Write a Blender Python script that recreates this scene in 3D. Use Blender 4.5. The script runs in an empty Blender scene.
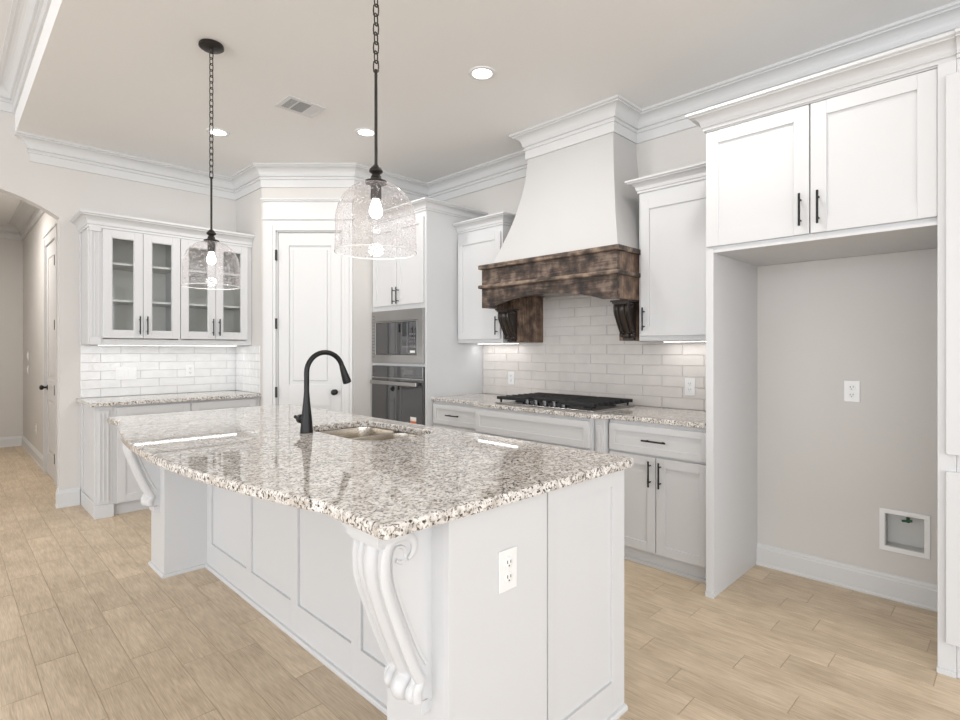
import bpy, bmesh, math, random
from mathutils import Vector, Matrix
S = bpy.context.scene
COL = S.collection
PI = math.pi

# ---------------------------------------------------------------- camera, world, light, exposure
F_PX, CX, CY, EYE = 543.7, 482.6, 350.0, 1.33
cd = bpy.data.cameras.new('camera'); cam = bpy.data.objects.new('camera', cd); COL.objects.link(cam)
cam.location = (0, 0, EYE)
cam.rotation_euler = (PI/2, 0, math.radians(-45))
cd.sensor_width = 36; cd.lens = F_PX/960*36
cd.shift_x = -(CX-480)/960; cd.shift_y = -(360-CY)/960
cd.clip_start = .05
S.camera = cam

S.view_settings.view_transform = 'Standard'
S.view_settings.look = 'None'
S.view_settings.gamma = 1
S.view_settings.use_curve_mapping = False
S.view_settings.exposure = -0.02

w = bpy.data.worlds.new('world'); S.world = w; w.use_nodes = True
bg = w.node_tree.nodes['Background']; bg.inputs[0].default_value = (.9, .95, 1, 1); bg.inputs[1].default_value = 1.2

def area(name, loc, rot, sx, sy, power, col=(1, 1, 1)):
    l = bpy.data.lights.new(name, 'AREA'); l.shape = 'RECTANGLE'; l.size = sx; l.size_y = sy
    l.energy = power; l.color = col
    o = bpy.data.objects.new(name, l); COL.objects.link(o); o.location = loc; o.rotation_euler = rot
    return o
# daylight through the windows of the two walls behind the camera
area('window_daylight', (-1.6, -6.90, 1.7), (math.radians(90), 0, 0), 10.0, 3.0, 280, (.895, .935, 1))
area('window_daylight', (-6.90, -.6, 1.7), (math.radians(90), 0, math.radians(-90)), 12.0, 3.0, 325, (.895, .935, 1))
# added upward fill lights at the same windows, put in to brighten the ceiling
area('added_uplight', (-1.6, -6.85, .8), (math.radians(155), 0, 0), 10.0, 1.4, 120, (.93, .95, 1))
area('added_uplight', (-6.85, -.6, .8), (math.radians(155), 0, math.radians(-90)), 12.0, 1.4, 140, (.93, .95, 1))

# ---------------------------------------------------------------- materials
def newmat(name):
    m = bpy.data.materials.new(name); m.use_nodes = True
    nt = m.node_tree; b = nt.nodes['Principled BSDF']
    return m, nt, b
def N(nt, t, **k):
    n = nt.nodes.new(t)
    for a, v in k.items():
        if a in n.inputs: n.inputs[a].default_value = v
        else: setattr(n, a, v)
    return n
def srgb(r, g, b):
    f = lambda c: ((c/255+.055)/1.055)**2.4 if c > 10 else c/255/12.92
    return (f(r), f(g), f(b), 1)
def simple(name, col, rough=.5, metal=0, bump=0, bscale=60, spec=.5, var=0, coat=0):
    m, nt, b = newmat(name)
    b.inputs['Base Color'].default_value = col; b.inputs['Roughness'].default_value = rough
    b.inputs['Metallic'].default_value = metal; b.inputs['Specular IOR Level'].default_value = spec
    b.inputs['Coat Weight'].default_value = coat
    tc = N(nt, 'ShaderNodeTexCoord')
    nz = N(nt, 'ShaderNodeTexNoise'); nz.inputs['Scale'].default_value = bscale; nz.inputs['Detail'].default_value = 3
    nt.links.new(tc.outputs['Object'], nz.inputs['Vector'])
    if bump:
        bp = N(nt, 'ShaderNodeBump'); bp.inputs['Strength'].default_value = bump; bp.inputs['Distance'].default_value = .002
        nt.links.new(nz.outputs['Fac'], bp.inputs['Height']); nt.links.new(bp.outputs[0], b.inputs['Normal'])
    if var:
        n2 = N(nt, 'ShaderNodeTexNoise'); n2.inputs['Scale'].default_value = 2.5; n2.inputs['Detail'].default_value = 4
        nt.links.new(tc.outputs['Object'], n2.inputs['Vector'])
        mx = N(nt, 'ShaderNodeMix', data_type='RGBA')
        mx.inputs[6].default_value = tuple(c*(1-var) for c in col[:3])+(1,); mx.inputs[7].default_value = col
        nt.links.new(n2.outputs['Fac'], mx.inputs[0]); nt.links.new(mx.outputs[2], b.inputs['Base Color'])
    return m

WHITE = simple('cabinet_paint', (.64, .642, .645, 1), .38, bump=.05, bscale=40, spec=.35)
TRIM = simple('trim_paint', (.675, .675, .67, 1), .4, bump=.05, bscale=40, spec=.35)
WALL = simple('wall_paint', (.66, .638, .61, 1), .8, bump=.25, bscale=90, var=.03, spec=.2)
CEIL = simple('ceiling_paint', (.865, .86, .85, 1), .9, bump=.3, bscale=70, var=.02, spec=.1)
SHROUD = simple('hood_plaster', (.57, .562, .552, 1), .7, bump=.1, bscale=50, spec=.2)
BLACK = simple('black_metal', (.008, .008, .008, 1), .38, 0, spec=.35)
IRON = simple('cast_iron', (.015, .015, .016, 1), .45, .2, bump=.2, bscale=300)
INSIDE = simple('cabinet_interior', (.85, .83, .80, 1), .6, spec=.2)
PLASTIC = simple('white_plastic', (.82, .82, .81, 1), .25)
DARKSLOT = simple('socket_slot', (.03, .03, .03, 1), .6)
BRONZE = simple('aged_bronze', (.035, .031, .028, 1), .42, .6)
GREY = simple('grey_register', (.18, .18, .18, 1), .6, .2)
BRASS = simple('valve_brass', (.02, .10, .05, 1), .4, .2)
BOXIN = simple('box_inside', (.6, .6, .58, 1), .5)
KNOB = simple('dark_chrome', (.10, .10, .10, 1), .25, 1)
GROUT = simple('tile_grout', (.60, .58, .56, 1), .9)
FGROUT = simple('floor_grout', (.46, .38, .285, 1), .9)
ORANGE = simple('orange_patch', (.7, .18, .06, 1), .6)
PALE = simple('pale_patch', (.8, .78, .74, 1), .6)
DARKGAP = simple('dark_recess', (.05, .05, .05, 1), .8)

def steel():
    m, nt, b = newmat('brushed_steel')
    b.inputs['Metallic'].default_value = 1; b.inputs['Base Color'].default_value = (.42, .41, .40, 1)
    b.inputs['Roughness'].default_value = .28
    tc = N(nt, 'ShaderNodeTexCoord'); mp = N(nt, 'ShaderNodeMapping'); mp.inputs['Scale'].default_value = (6, 6, 500)
    nz = N(nt, 'ShaderNodeTexNoise'); nz.inputs['Scale'].default_value = 3
    bp = N(nt, 'ShaderNodeBump'); bp.inputs['Strength'].default_value = .08; bp.inputs['Distance'].default_value = .001
    L = nt.links.new
    L(tc.outputs['Object'], mp.inputs[0]); L(mp.outputs[0], nz.inputs['Vector']); L(nz.outputs['Fac'], bp.inputs['Height']); L(bp.outputs[0], b.inputs['Normal'])
    return m
STEEL = steel()
SINKM = simple('sink_steel', (.62, .57, .50, 1), .22, 1, bump=.03, bscale=120)
BGLASS = simple('black_glass', (.02, .02, .022, 1), .03, 0, spec=1.0, coat=1)

def granite():
    m, nt, b = newmat('granite'); L = nt.links.new
    tc = N(nt, 'ShaderNodeTexCoord')
    mp = N(nt, 'ShaderNodeMapping'); mp.inputs['Rotation'].default_value = (0, 0, math.radians(45)); mp.inputs['Scale'].default_value = (1.0, 1.25, 1)
    L(tc.outputs['Object'], mp.inputs[0])
    def noise(s, d=4, r=.6, dist=0):
        n = N(nt, 'ShaderNodeTexNoise'); n.inputs['Scale'].default_value = s; n.inputs['Detail'].default_value = d
        n.inputs['Roughness'].default_value = r; n.inputs['Distortion'].default_value = dist
        L(mp.outputs[0], n.inputs['Vector']); return n
    def ramp(n, stops):
        r = N(nt, 'ShaderNodeValToRGB'); L(n.outputs['Fac'], r.inputs[0])
        e = r.color_ramp.elements
        while len(e) < len(stops): e.new(.5)
        for i, (p, c) in enumerate(stops): e[i].position = p; e[i].color = c if len(c) == 4 else (*c, 1)
        return r
    base = ramp(noise(38, 5, .6), [(.30, (.46, .42, .38)), (.46, (.69, .655, .615)), (.60, (.85, .82, .785))])
    gry = ramp(noise(75, 4, .65, .4), [(.545, (0, 0, 0)), (.59, (1, 1, 1))])
    blk = ramp(noise(105, 3, .6, .5), [(.565, (0, 0, 0)), (.60, (1, 1, 1))])
    brn = ramp(noise(14, 4, .6), [(.52, (0, 0, 0)), (.72, (1, 1, 1))])
    a = N(nt, 'ShaderNodeMix', data_type='RGBA'); L(brn.outputs[0], a.inputs[0]); L(base.outputs[0], a.inputs[6]); a.inputs[7].default_value = (.50, .45, .39, 1)
    c = N(nt, 'ShaderNodeMix', data_type='RGBA'); L(gry.outputs[0], c.inputs[0]); L(a.outputs[2], c.inputs[6]); c.inputs[7].default_value = (.27, .24, .21, 1)
    d = N(nt, 'ShaderNodeMix', data_type='RGBA'); L(blk.outputs[0], d.inputs[0]); L(c.outputs[2], d.inputs[6]); d.inputs[7].default_value = (.03, .027, .025, 1)
    L(d.outputs[2], b.inputs['Base Color'])
    b.inputs['Roughness'].default_value = .03; b.inputs['IOR'].default_value = 1.65
    return m
GRANITE = granite()

def floor_mat():
    m, nt, b = newmat('wood_look_tile'); L = nt.links.new
    at = N(nt, 'ShaderNodeAttribute'); at.attribute_name = 'plank'
    tc = N(nt, 'ShaderNodeTexCoord')
    ad = N(nt, 'ShaderNodeVectorMath', operation='MULTIPLY_ADD'); ad.inputs[1].default_value = (7, 9, 5)
    L(at.outputs['Color'], ad.inputs[0]); L(tc.outputs['Object'], ad.inputs[2])
    mp = N(nt, 'ShaderNodeMapping'); mp.inputs['Scale'].default_value = (16, 1.7, 1); L(ad.outputs[0], mp.inputs[0])
    n1 = N(nt, 'ShaderNodeTexNoise'); n1.inputs['Scale'].default_value = 2.2; n1.inputs['Detail'].default_value = 7; n1.inputs['Distortion'].default_value = 1.2
    L(mp.outputs[0], n1.inputs['Vector'])
    mp2 = N(nt, 'ShaderNodeMapping'); mp2.inputs['Scale'].default_value = (90, 4, 1); L(ad.outputs[0], mp2.inputs[0])
    n2 = N(nt, 'ShaderNodeTexNoise'); n2.inputs['Scale'].default_value = 3; n2.inputs['Detail'].default_value = 4
    L(mp2.outputs[0], n2.inputs['Vector'])
    n3 = N(nt, 'ShaderNodeTexNoise'); n3.inputs['Scale'].default_value = 5; n3.inputs['Detail'].default_value = 3; L(ad.outputs[0], n3.inputs['Vector'])
    r = N(nt, 'ShaderNodeValToRGB'); e = r.color_ramp.elements
    e[0].position = .3; e[0].color = FL_D; e[1].position = .66; e[1].color = FL_L
    mx = N(nt, 'ShaderNodeMath', operation='MULTIPLY_ADD'); mx.inputs[1].default_value = .45; L(n2.outputs['Fac'], mx.inputs[0])
    sc = N(nt, 'ShaderNodeMath', operation='MULTIPLY'); sc.inputs[1].default_value = .3; L(n1.outputs['Fac'], sc.inputs[0])
    s3 = N(nt, 'ShaderNodeMath', operation='MULTIPLY_ADD'); s3.inputs[1].default_value = .25; L(n3.outputs['Fac'], s3.inputs[0]); L(sc.outputs[0], s3.inputs[2])
    L(s3.outputs[0], mx.inputs[2]); L(mx.outputs[0], r.inputs[0])
    sep = N(nt, 'ShaderNodeSeparateColor'); L(at.outputs['Color'], sep.inputs[0])
    v = N(nt, 'ShaderNodeMapRange'); v.inputs[3].default_value = .92; v.inputs[4].default_value = 1.05; L(sep.outputs[2], v.inputs[0])
    mu = N(nt, 'ShaderNodeVectorMath', operation='SCALE'); L(r.outputs[0], mu.inputs[0]); L(v.outputs[0], mu.inputs['Scale'])
    L(mu.outputs[0], b.inputs['Base Color'])
    b.inputs['Roughness'].default_value = .42; b.inputs['Specular IOR Level'].default_value = .4
    bp = N(nt, 'ShaderNodeBump'); bp.inputs['Strength'].default_value = .15; bp.inputs['Distance'].default_value = .001
    L(n2.outputs['Fac'], bp.inputs['Height']); L(bp.outputs[0], b.inputs['Normal'])
    return m
FL_D = (.385, .285, .185, 1); FL_L = (.75, .62, .46, 1)
FLOOR = floor_mat()

def tile_mat(name, col, wav):
    m, nt, b = newmat(name); L = nt.links.new
    tc = N(nt, 'ShaderNodeTexCoord')
    n = N(nt, 'ShaderNodeTexNoise'); n.inputs['Scale'].default_value = 16; n.inputs['Detail'].default_value = 2; L(tc.outputs['Object'], n.inputs['Vector'])
    bp = N(nt, 'ShaderNodeBump'); bp.inputs['Strength'].default_value = wav; bp.inputs['Distance'].default_value = .01
    L(n.outputs['Fac'], bp.inputs['Height']); L(bp.outputs[0], b.inputs['Normal'])
    n2 = N(nt, 'ShaderNodeTexNoise'); n2.inputs['Scale'].default_value = 9; n2.inputs['Detail'].default_value = 3; L(tc.outputs['Object'], n2.inputs['Vector'])
    mx = N(nt, 'ShaderNodeMix', data_type='RGBA'); L(n2.outputs['Fac'], mx.inputs[0])
    mx.inputs[6].default_value = tuple(c*.88 for c in col[:3])+(1,); mx.inputs[7].default_value = tuple(min(1, c*1.06) for c in col[:3])+(1,)
    L(mx.outputs[2], b.inputs['Base Color']); b.inputs['Roughness'].default_value = .12
    return m
TILE = tile_mat('cream_glazed_tile', (.70, .66, .625, 1), .25)
TILE2 = tile_mat('white_glazed_tile', (.80, .80, .79, 1), .5)

def wood_mat(name, dark, mid, light, ax):
    m, nt, b = newmat(name); L = nt.links.new
    tc = N(nt, 'ShaderNodeTexCoord'); mp = N(nt, 'ShaderNodeMapping')
    sc = [22, 22, 22]; sc[ax] = 1.8; mp.inputs['Scale'].default_value = sc
    L(tc.outputs['Object'], mp.inputs[0])
    n = N(nt, 'ShaderNodeTexNoise'); n.inputs['Scale'].default_value = 1.4; n.inputs['Detail'].default_value = 8; n.inputs['Roughness'].default_value = .65; n.inputs['Distortion'].default_value = 1.5
    L(mp.outputs[0], n.inputs['Vector'])
    n2 = N(nt, 'ShaderNodeTexNoise'); n2.inputs['Scale'].default_value = 12; n2.inputs['Detail'].default_value = 5; L(tc.outputs['Object'], n2.inputs['Vector'])
    ad = N(nt, 'ShaderNodeMath', operation='MULTIPLY_ADD'); ad.inputs[1].default_value = .6; L(n2.outputs['Fac'], ad.inputs[0])
    s = N(nt, 'ShaderNodeMath', operation='MULTIPLY'); s.inputs[1].default_value = .4; L(n.outputs['Fac'], s.inputs[0]); L(s.outputs[0], ad.inputs[2])
    r = N(nt, 'ShaderNodeValToRGB'); e = r.color_ramp.elements; e.new(.5)
    for i, (p, c) in enumerate([(.40, dark), (.5, mid), (.62, light)]): e[i].position = p; e[i].color = (*c, 1)
    L(ad.outputs[0], r.inputs[0]); L(r.outputs[0], b.inputs['Base Color'])
    b.inputs['Roughness'].default_value = .5
    bp = N(nt, 'ShaderNodeBump'); bp.inputs['Strength'].default_value = .5; bp.inputs['Distance'].default_value = .003
    L(ad.outputs[0], bp.inputs['Height']); L(bp.outputs[0], b.inputs['Normal'])
    return m
WOOD = wood_mat('distressed_wood', (.016, .011, .009), (.068, .044, .032), (.21, .155, .12), 1)
WOODE = wood_mat('distressed_wood_edge', (.03, .02, .015), (.12, .085, .062), (.30, .22, .16), 1)
WOODV = wood_mat('distressed_wood_leg', (.06, .038, .028), (.16, .10, .065), (.30, .21, .15), 2)
CARVED = simple('carved_dark_wood', (.035, .025, .02, 1), .3, bump=.2, bscale=60, var=.4)

def glass(name, tint, seeds):
    m, nt, b = newmat(name); L = nt.links.new
    out = nt.nodes['Material Output']; nt.nodes.remove(b)
    tr = N(nt, 'ShaderNodeBsdfTransparent'); tr.inputs[0].default_value = tint
    gl = N(nt, 'ShaderNodeBsdfGlossy'); gl.inputs['Roughness'].default_value = .02
    lf = N(nt, 'ShaderNodeLayerWeight'); lf.inputs[0].default_value = .5
    pf = N(nt, 'ShaderNodeMath', operation='POWER'); pf.inputs[1].default_value = 5; L(lf.outputs['Facing'], pf.inputs[0])
    fr = N(nt, 'ShaderNodeMath', operation='MULTIPLY_ADD'); fr.inputs[1].default_value = .5; fr.inputs[2].default_value = .03; L(pf.outputs[0], fr.inputs[0])
    mx = N(nt, 'ShaderNodeMixShader'); L(fr.outputs[0], mx.inputs[0]); L(tr.outputs[0], mx.inputs[1]); L(gl.outputs[0], mx.inputs[2])
    last = mx
    if seeds:
        tc = N(nt, 'ShaderNodeTexCoord')
        v = N(nt, 'ShaderNodeTexVoronoi'); v.inputs['Scale'].default_value = 120; L(tc.outputs['Object'], v.inputs['Vector'])
        n = N(nt, 'ShaderNodeTexNoise'); n.inputs['Scale'].default_value = 55; n.inputs['Detail'].default_value = 3; L(tc.outputs['Object'], n.inputs['Vector'])
        r = N(nt, 'ShaderNodeMapRange'); r.inputs[1].default_value = .22; r.inputs[2].default_value = .42; r.inputs[3].default_value = .75; r.inputs[4].default_value = 0
        L(v.outputs['Distance'], r.inputs[0])
        r2 = N(nt, 'ShaderNodeMapRange'); r2.inputs[1].default_value = .42; r2.inputs[2].default_value = .56; r2.inputs[3].default_value = 0; r2.inputs[4].default_value = 1
        L(n.outputs['Fac'], r2.inputs[0])
        mu = N(nt, 'ShaderNodeMath', operation='MULTIPLY'); L(r.outputs[0], mu.inputs[0]); L(r2.outputs[0], mu.inputs[1])
        a2 = N(nt, 'ShaderNodeMath', operation='ADD'); a2.inputs[1].default_value = .05; L(mu.outputs[0], a2.inputs[0])
        lw = N(nt, 'ShaderNodeLayerWeight'); lw.inputs[0].default_value = .5
        p3 = N(nt, 'ShaderNodeMath', operation='POWER'); p3.inputs[1].default_value = 3; L(lw.outputs['Facing'], p3.inputs[0])
        pw = N(nt, 'ShaderNodeMath', operation='MULTIPLY_ADD'); pw.inputs[1].default_value = .28; L(p3.outputs[0], pw.inputs[0]); L(a2.outputs[0], pw.inputs[2])
        df = N(nt, 'ShaderNodeBsdfDiffuse'); df.inputs[0].default_value = (.62, .59, .60, 1)
        tl = N(nt, 'ShaderNodeBsdfTranslucent'); tl.inputs[0].default_value = (.55, .53, .53, 1)
        dm = N(nt, 'ShaderNodeMixShader'); L(df.outputs[0], dm.inputs[1]); L(tl.outputs[0], dm.inputs[2])
        m2 = N(nt, 'ShaderNodeMixShader'); L(pw.outputs[0], m2.inputs[0]); L(mx.outputs[0], m2.inputs[1]); L(dm.outputs[0], m2.inputs[2]); last = m2
    L(last.outputs[0], out.inputs[0])
    return m
RIM = simple('rim_glass', (.8, .8, .8, 1), .1)
SEEDED = glass('seeded_glass', (.94, .93, .93, 1), True)
CLEAR = glass('clear_glass', (.97, .98, .97, 1), False)
def emit(name, col, st):
    m, nt, b = newmat(name)
    b.inputs['Base Color'].default_value = (.9, .9, .9, 1); b.inputs['Emission Color'].default_value = col; b.inputs['Emission Strength'].default_value = st
    return m
BULB = emit('lit_bulb', (1, .95, .9, 1), 14)
LAMP = emit('lit_diffuser', (1, .98, .95, 1), 7)
LED = emit('lit_led_strip', (1, .99, .97, 1), 5)

# ---------------------------------------------------------------- mesh helpers
WLOC = {}
class Fr:
    """A frame: u along the face, n out of it, z up."""
    def __init__(s, O, U, Nn):
        s.O = Vector(O); s.U = Vector(U).normalized(); s.N = Vector(Nn).normalized(); s.Z = Vector((0, 0, 1))
    def p(s, u, n, z): return s.O + s.U*u + s.N*n + s.Z*z
WORLD = Fr((0, 0, 0), (1, 0, 0), (0, 1, 0))
def FX(x): return Fr((x, 0, 0), (0, 1, 0), (-1, 0, 0))      # faces -X, u = Y
def FY(y): return Fr((0, y, 0), (1, 0, 0), (0, -1, 0))      # faces -Y, u = X

class MB:
    def frame(s, u0, u1, n0, n1, z0, z1, t, bev=.001):
        s.box(u0, u1, n0, n1, z0, z0+t, bev).box(u0, u1, n0, n1, z1-t, z1, bev)
        return s.box(u0, u0+t, n0, n1, z0+t, z1-t, bev).box(u1-t, u1, n0, n1, z0+t, z1-t, bev)
    def __init__(s, fr=WORLD): s.bm = bmesh.new(); s.fr = fr; s.smooth = False
    def _merge(s, b):
        me = bpy.data.meshes.new('t'); b.to_mesh(me); s.bm.from_mesh(me); bpy.data.meshes.remove(me); b.free()
    def box(s, u0, u1, n0, n1, z0, z1, bev=.0015, fr=None):
        fr = fr or s.fr; b = bmesh.new()
        v = [b.verts.new(fr.p(u, n, z)) for u in (u0, u1) for n in (n0, n1) for z in (z0, z1)]
        for q in ((0, 1, 3, 2), (4, 6, 7, 5), (0, 4, 5, 1), (2, 3, 7, 6), (0, 2, 6, 4), (1, 5, 7, 3)): b.faces.new([v[i] for i in q])
        if bev:
            bv = min(bev, .3*min(abs(u1-u0), abs(n1-n0), abs(z1-z0)))
            bmesh.ops.bevel(b, geom=b.edges[:], offset=bv, segments=1, affect='EDGES')
        s._merge(b); return s
    def poly(s, pts, d0, d1, plane='uz', fr=None, bev=0):
        """extrude a polygon. plane 'uz' -> depth along n; 'nz' -> depth along u; 'un' -> depth along z"""
        fr = fr or s.fr; b = bmesh.new()
        def P(a, c, d):
            return fr.p(a, d, c) if plane == 'uz' else fr.p(d, a, c) if plane == 'nz' else fr.p(a, c, d)
        A = [b.verts.new(P(a, c, d0)) for a, c in pts]; B = [b.verts.new(P(a, c, d1)) for a, c in pts]
        b.faces.new(A); b.faces.new(B[::-1]); k = len(pts)
        for i in range(k): b.faces.new([A[i], A[(i+1) % k], B[(i+1) % k], B[i]])
        if bev: bmesh.ops.bevel(b, geom=b.edges[:], offset=bev, segments=1, affect='EDGES')
        s._merge(b); return s
    def lathe(s, prof, c, seg=32, axis=(0, 0, 1), cap=True):
        ax = Vector(axis).normalized(); q = Vector((0, 0, 1)).rotation_difference(ax); c = Vector(c); b = bmesh.new()
        rings = []
        for r, h in prof:
            rings.append([b.verts.new(c + q @ Vector((r*math.cos(2*PI*i/seg), r*math.sin(2*PI*i/seg), h))) for i in range(seg)])
        for a, d in zip(rings, rings[1:]):
            for i in range(seg): b.faces.new([a[i], a[(i+1) % seg], d[(i+1) % seg], d[i]])
        if cap:
            b.faces.new(rings[0]); b.faces.new(rings[-1][::-1])
        s._merge(b); s.smooth = True; return s
    def tube(s, pts, rad, seg=12, closed=False, flat=1.0, up=None):
        pts = [Vector(p) for p in pts]; k = len(pts)
        rads = rad if isinstance(rad, (list, tuple)) else [rad]*k
        b = bmesh.new(); rings = []; prev = None
        for i, p in enumerate(pts):
            if closed: t = (pts[(i+1) % k]-pts[i-1]).normalized()
            else: t = (pts[min(i+1, k-1)]-pts[max(i-1, 0)]).normalized()
            if up is not None: a = Vector(up)
            elif prev is None: a = Vector((0, 0, 1)) if abs(t.z) < .9 else Vector((1, 0, 0))
            else: a = prev
            a = (a - t*a.dot(t)).normalized(); prev = a; c = t.cross(a)
            rings.append([b.verts.new(p + a*math.cos(2*PI*j/seg)*rads[i]*flat + c*math.sin(2*PI*j/seg)*rads[i]) for j in range(seg)])
        for i in range(k if closed else k-1):
            A = rings[i]; B = rings[(i+1) % k]
            for j in range(seg): b.faces.new([A[j], A[(j+1) % seg], B[(j+1) % seg], B[j]])
        if not closed: b.faces.new(rings[0]); b.faces.new(rings[-1][::-1])
        s._merge(b); s.smooth = True; return s
    def sweep(s, path, prof, side=1, rng=None, closed=False):
        """mitred moulding. path: xy list, prof: (out, z) closed polygon, out to the given side of travel"""
        P = [Vector((x, y)) for x, y in path]; k = len(P); M = []
        for i in range(k):
            ds = []
            if i > 0 or closed: ds.append((P[i]-P[i-1]).normalized())
            if i < k-1 or closed: ds.append((P[(i+1) % k]-P[i]).normalized())
            ns = [Vector((-d.y, d.x))*side for d in ds]
            m = sum(ns, Vector((0, 0))).normalized(); M.append(m/max(.2, m.dot(ns[0])))
        a, z = rng or (0, k-1); b = bmesh.new(); rings = []
        ids = list(range(a, z+1)) if not closed else list(range(k))
        for i in ids: rings.append([b.verts.new((P[i].x+M[i].x*o, P[i].y+M[i].y*o, h)) for o, h in prof])
        n = len(prof)
        for q in range(len(rings) if closed else len(rings)-1):
            A = rings[q]; B = rings[(q+1) % len(rings)]
            for j in range(n): b.faces.new([A[j], A[(j+1) % n], B[(j+1) % n], B[j]])
        if not closed: b.faces.new(rings[0]); b.faces.new(rings[-1][::-1])
        s._merge(b); return s
    def build(s, name, mat, parent=None, smooth=None, loc=None):
        bmesh.ops.recalc_face_normals(s.bm, faces=s.bm.faces)
        base = WLOC.get(parent.name, Vector((0, 0, 0))) if parent else Vector(loc or (0, 0, 0))
        bmesh.ops.translate(s.bm, vec=-base, verts=s.bm.verts)
        sm = s.smooth if smooth is None else smooth
        me = bpy.data.meshes.new(name); s.bm.to_mesh(me); s.bm.free()
        if sm:
            for p in me.polygons: p.use_smooth = True
            try: me.set_sharp_from_angle(angle=math.radians(38))
            except Exception: pass
        me.materials.append(mat)
        o = bpy.data.objects.new(name, me); COL.objects.link(o)
        if parent: o.parent = parent; WLOC[o.name] = base
        else: o.location = base; WLOC[o.name] = base
        return o
def tag(o, label=None, cat=None, group=None, kind=None):
    if label: o['label'] = label
    if cat: o['category'] = cat
    if group: o['group'] = group
    if kind: o['kind'] = kind
    return o
def thing(name, label, cat, loc, group=None):
    o = bpy.data.objects.new(name, None); COL.objects.link(o); o.location = loc; o.empty_display_size = .1
    WLOC[o.name] = Vector(loc)
    return tag(o, label, cat, group)
def struct(name, mb, mat, smooth=None):
    o = mb.build(name, mat, None, smooth); o['kind'] = 'structure'; return o
def copy_tree(o, parent=None, loc=None):
    c = o.copy(); COL.objects.link(c)
    if parent: c.parent = parent
    if loc is not None: c.location = loc
    for ch in list(o.children): copy_tree(ch, c)
    return c

# ---------------------------------------------------------------- shared joinery
DT = .02
def shaker(fr, u0, u1, z0, z1, parent, name='door', st=.06, mat=None, n0=0.0, rec=.009, pull=None, glass_mat=None, slim=False):
    m = MB(fr); n1 = n0+DT
    m.box(u0, u0+st, n0, n1, z0, z1); m.box(u1-st, u1, n0, n1, z0, z1)
    m.box(u0+st, u1-st, n0, n1, z1-st, z1, 0); m.box(u0+st, u1-st, n0, n1, z0, z0+st, 0)
    if not glass_mat: m.box(u0+st, u1-st, n0, n1-rec, z0+st, z1-st, 0)
    else:
        m.frame(u0+st, u1-st, n0, n1-.006, z0+st, z1-st, .006, 0)
    o = m.build(name, mat or WHITE, parent)
    if glass_mat: MB(fr).box(u0+st, u1-st, n0+.006, n0+.010, z0+st, z1-st, 0).build('glass_pane', glass_mat, o)
    if pull: handle(fr, pull[0], pull[1], n1, pull[2], o)
    return o
def handle(fr, u, z, n, d, parent, L=.155):
    m = MB(fr); r = .0055
    if d == 'v':
        m.tube([fr.p(u, n+.03, z-L/2), fr.p(u, n+.03, z+L/2)], r, 10)
        for k in (-1, 1): m.tube([fr.p(u, n, z+k*L*.32), fr.p(u, n+.03, z+k*L*.32)], .0045, 8)
    else:
        m.tube([fr.p(u-L/2, n+.03, z), fr.p(u+L/2, n+.03, z)], r, 10)
        for k in (-1, 1): m.tube([fr.p(u+k*L*.32, n, z), fr.p(u+k*L*.32, n+.03, z)], .0045, 8)
    return m.build('handle', BLACK, parent)
def cove(o0, z0, o1, z1, k=7):
    return [(o0+(o1-o0)*(1-math.cos(i/k*PI/2)), z0+(z1-z0)*math.sin(i/k*PI/2)) for i in range(k+1)]
def crown_prof(zt, h, p):
    pts = [(0, zt-h), (p*.12, zt-h), (p*.12, zt-h*.66), (p*.22, zt-h*.64), (p*.22, zt-h*.58), (p*.16, zt-h*.56), (p*.16, zt-h*.52), (p*.28, zt-h*.50), (p*.28, zt-h*.45)]
    pts += cove(p*.30, zt-h*.45, p*.86, zt-h*.14)
    pts += [(p*.86, zt-h*.10), (p, zt-h*.08), (p, zt), (0, zt)]
    return pts
def cab_crown_prof(zt, h, p):
    pts = [(0, zt-h), (p*.14, zt-h), (p*.14, zt-h*.84), (p*.24, zt-h*.80), (p*.24, zt-h*.70)]
    pts += cove(p*.26, zt-h*.70, p*.84, zt-h*.26)
    pts += [(p*.84, zt-h*.2), (p, zt-h*.14), (p, zt), (0, zt)]
    return pts
def base_prof(h, t=.016):
    return [(0, 0), (t+.004, 0), (t+.004, .012), (t, .016), (t, h*.78), (t*.75, h*.82), (t*.7, h*.9), (t*.35, h*.96), (t*.3, h), (0, h)]

# ================================================================ STRUCTURE
XR, YL, ZC, ZC2 = 3.70, 5.77, 3.074, 3.44      # right wall, left wall, kitchen ceiling, higher ceiling
XB = .435                                      # ceiling step
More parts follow.
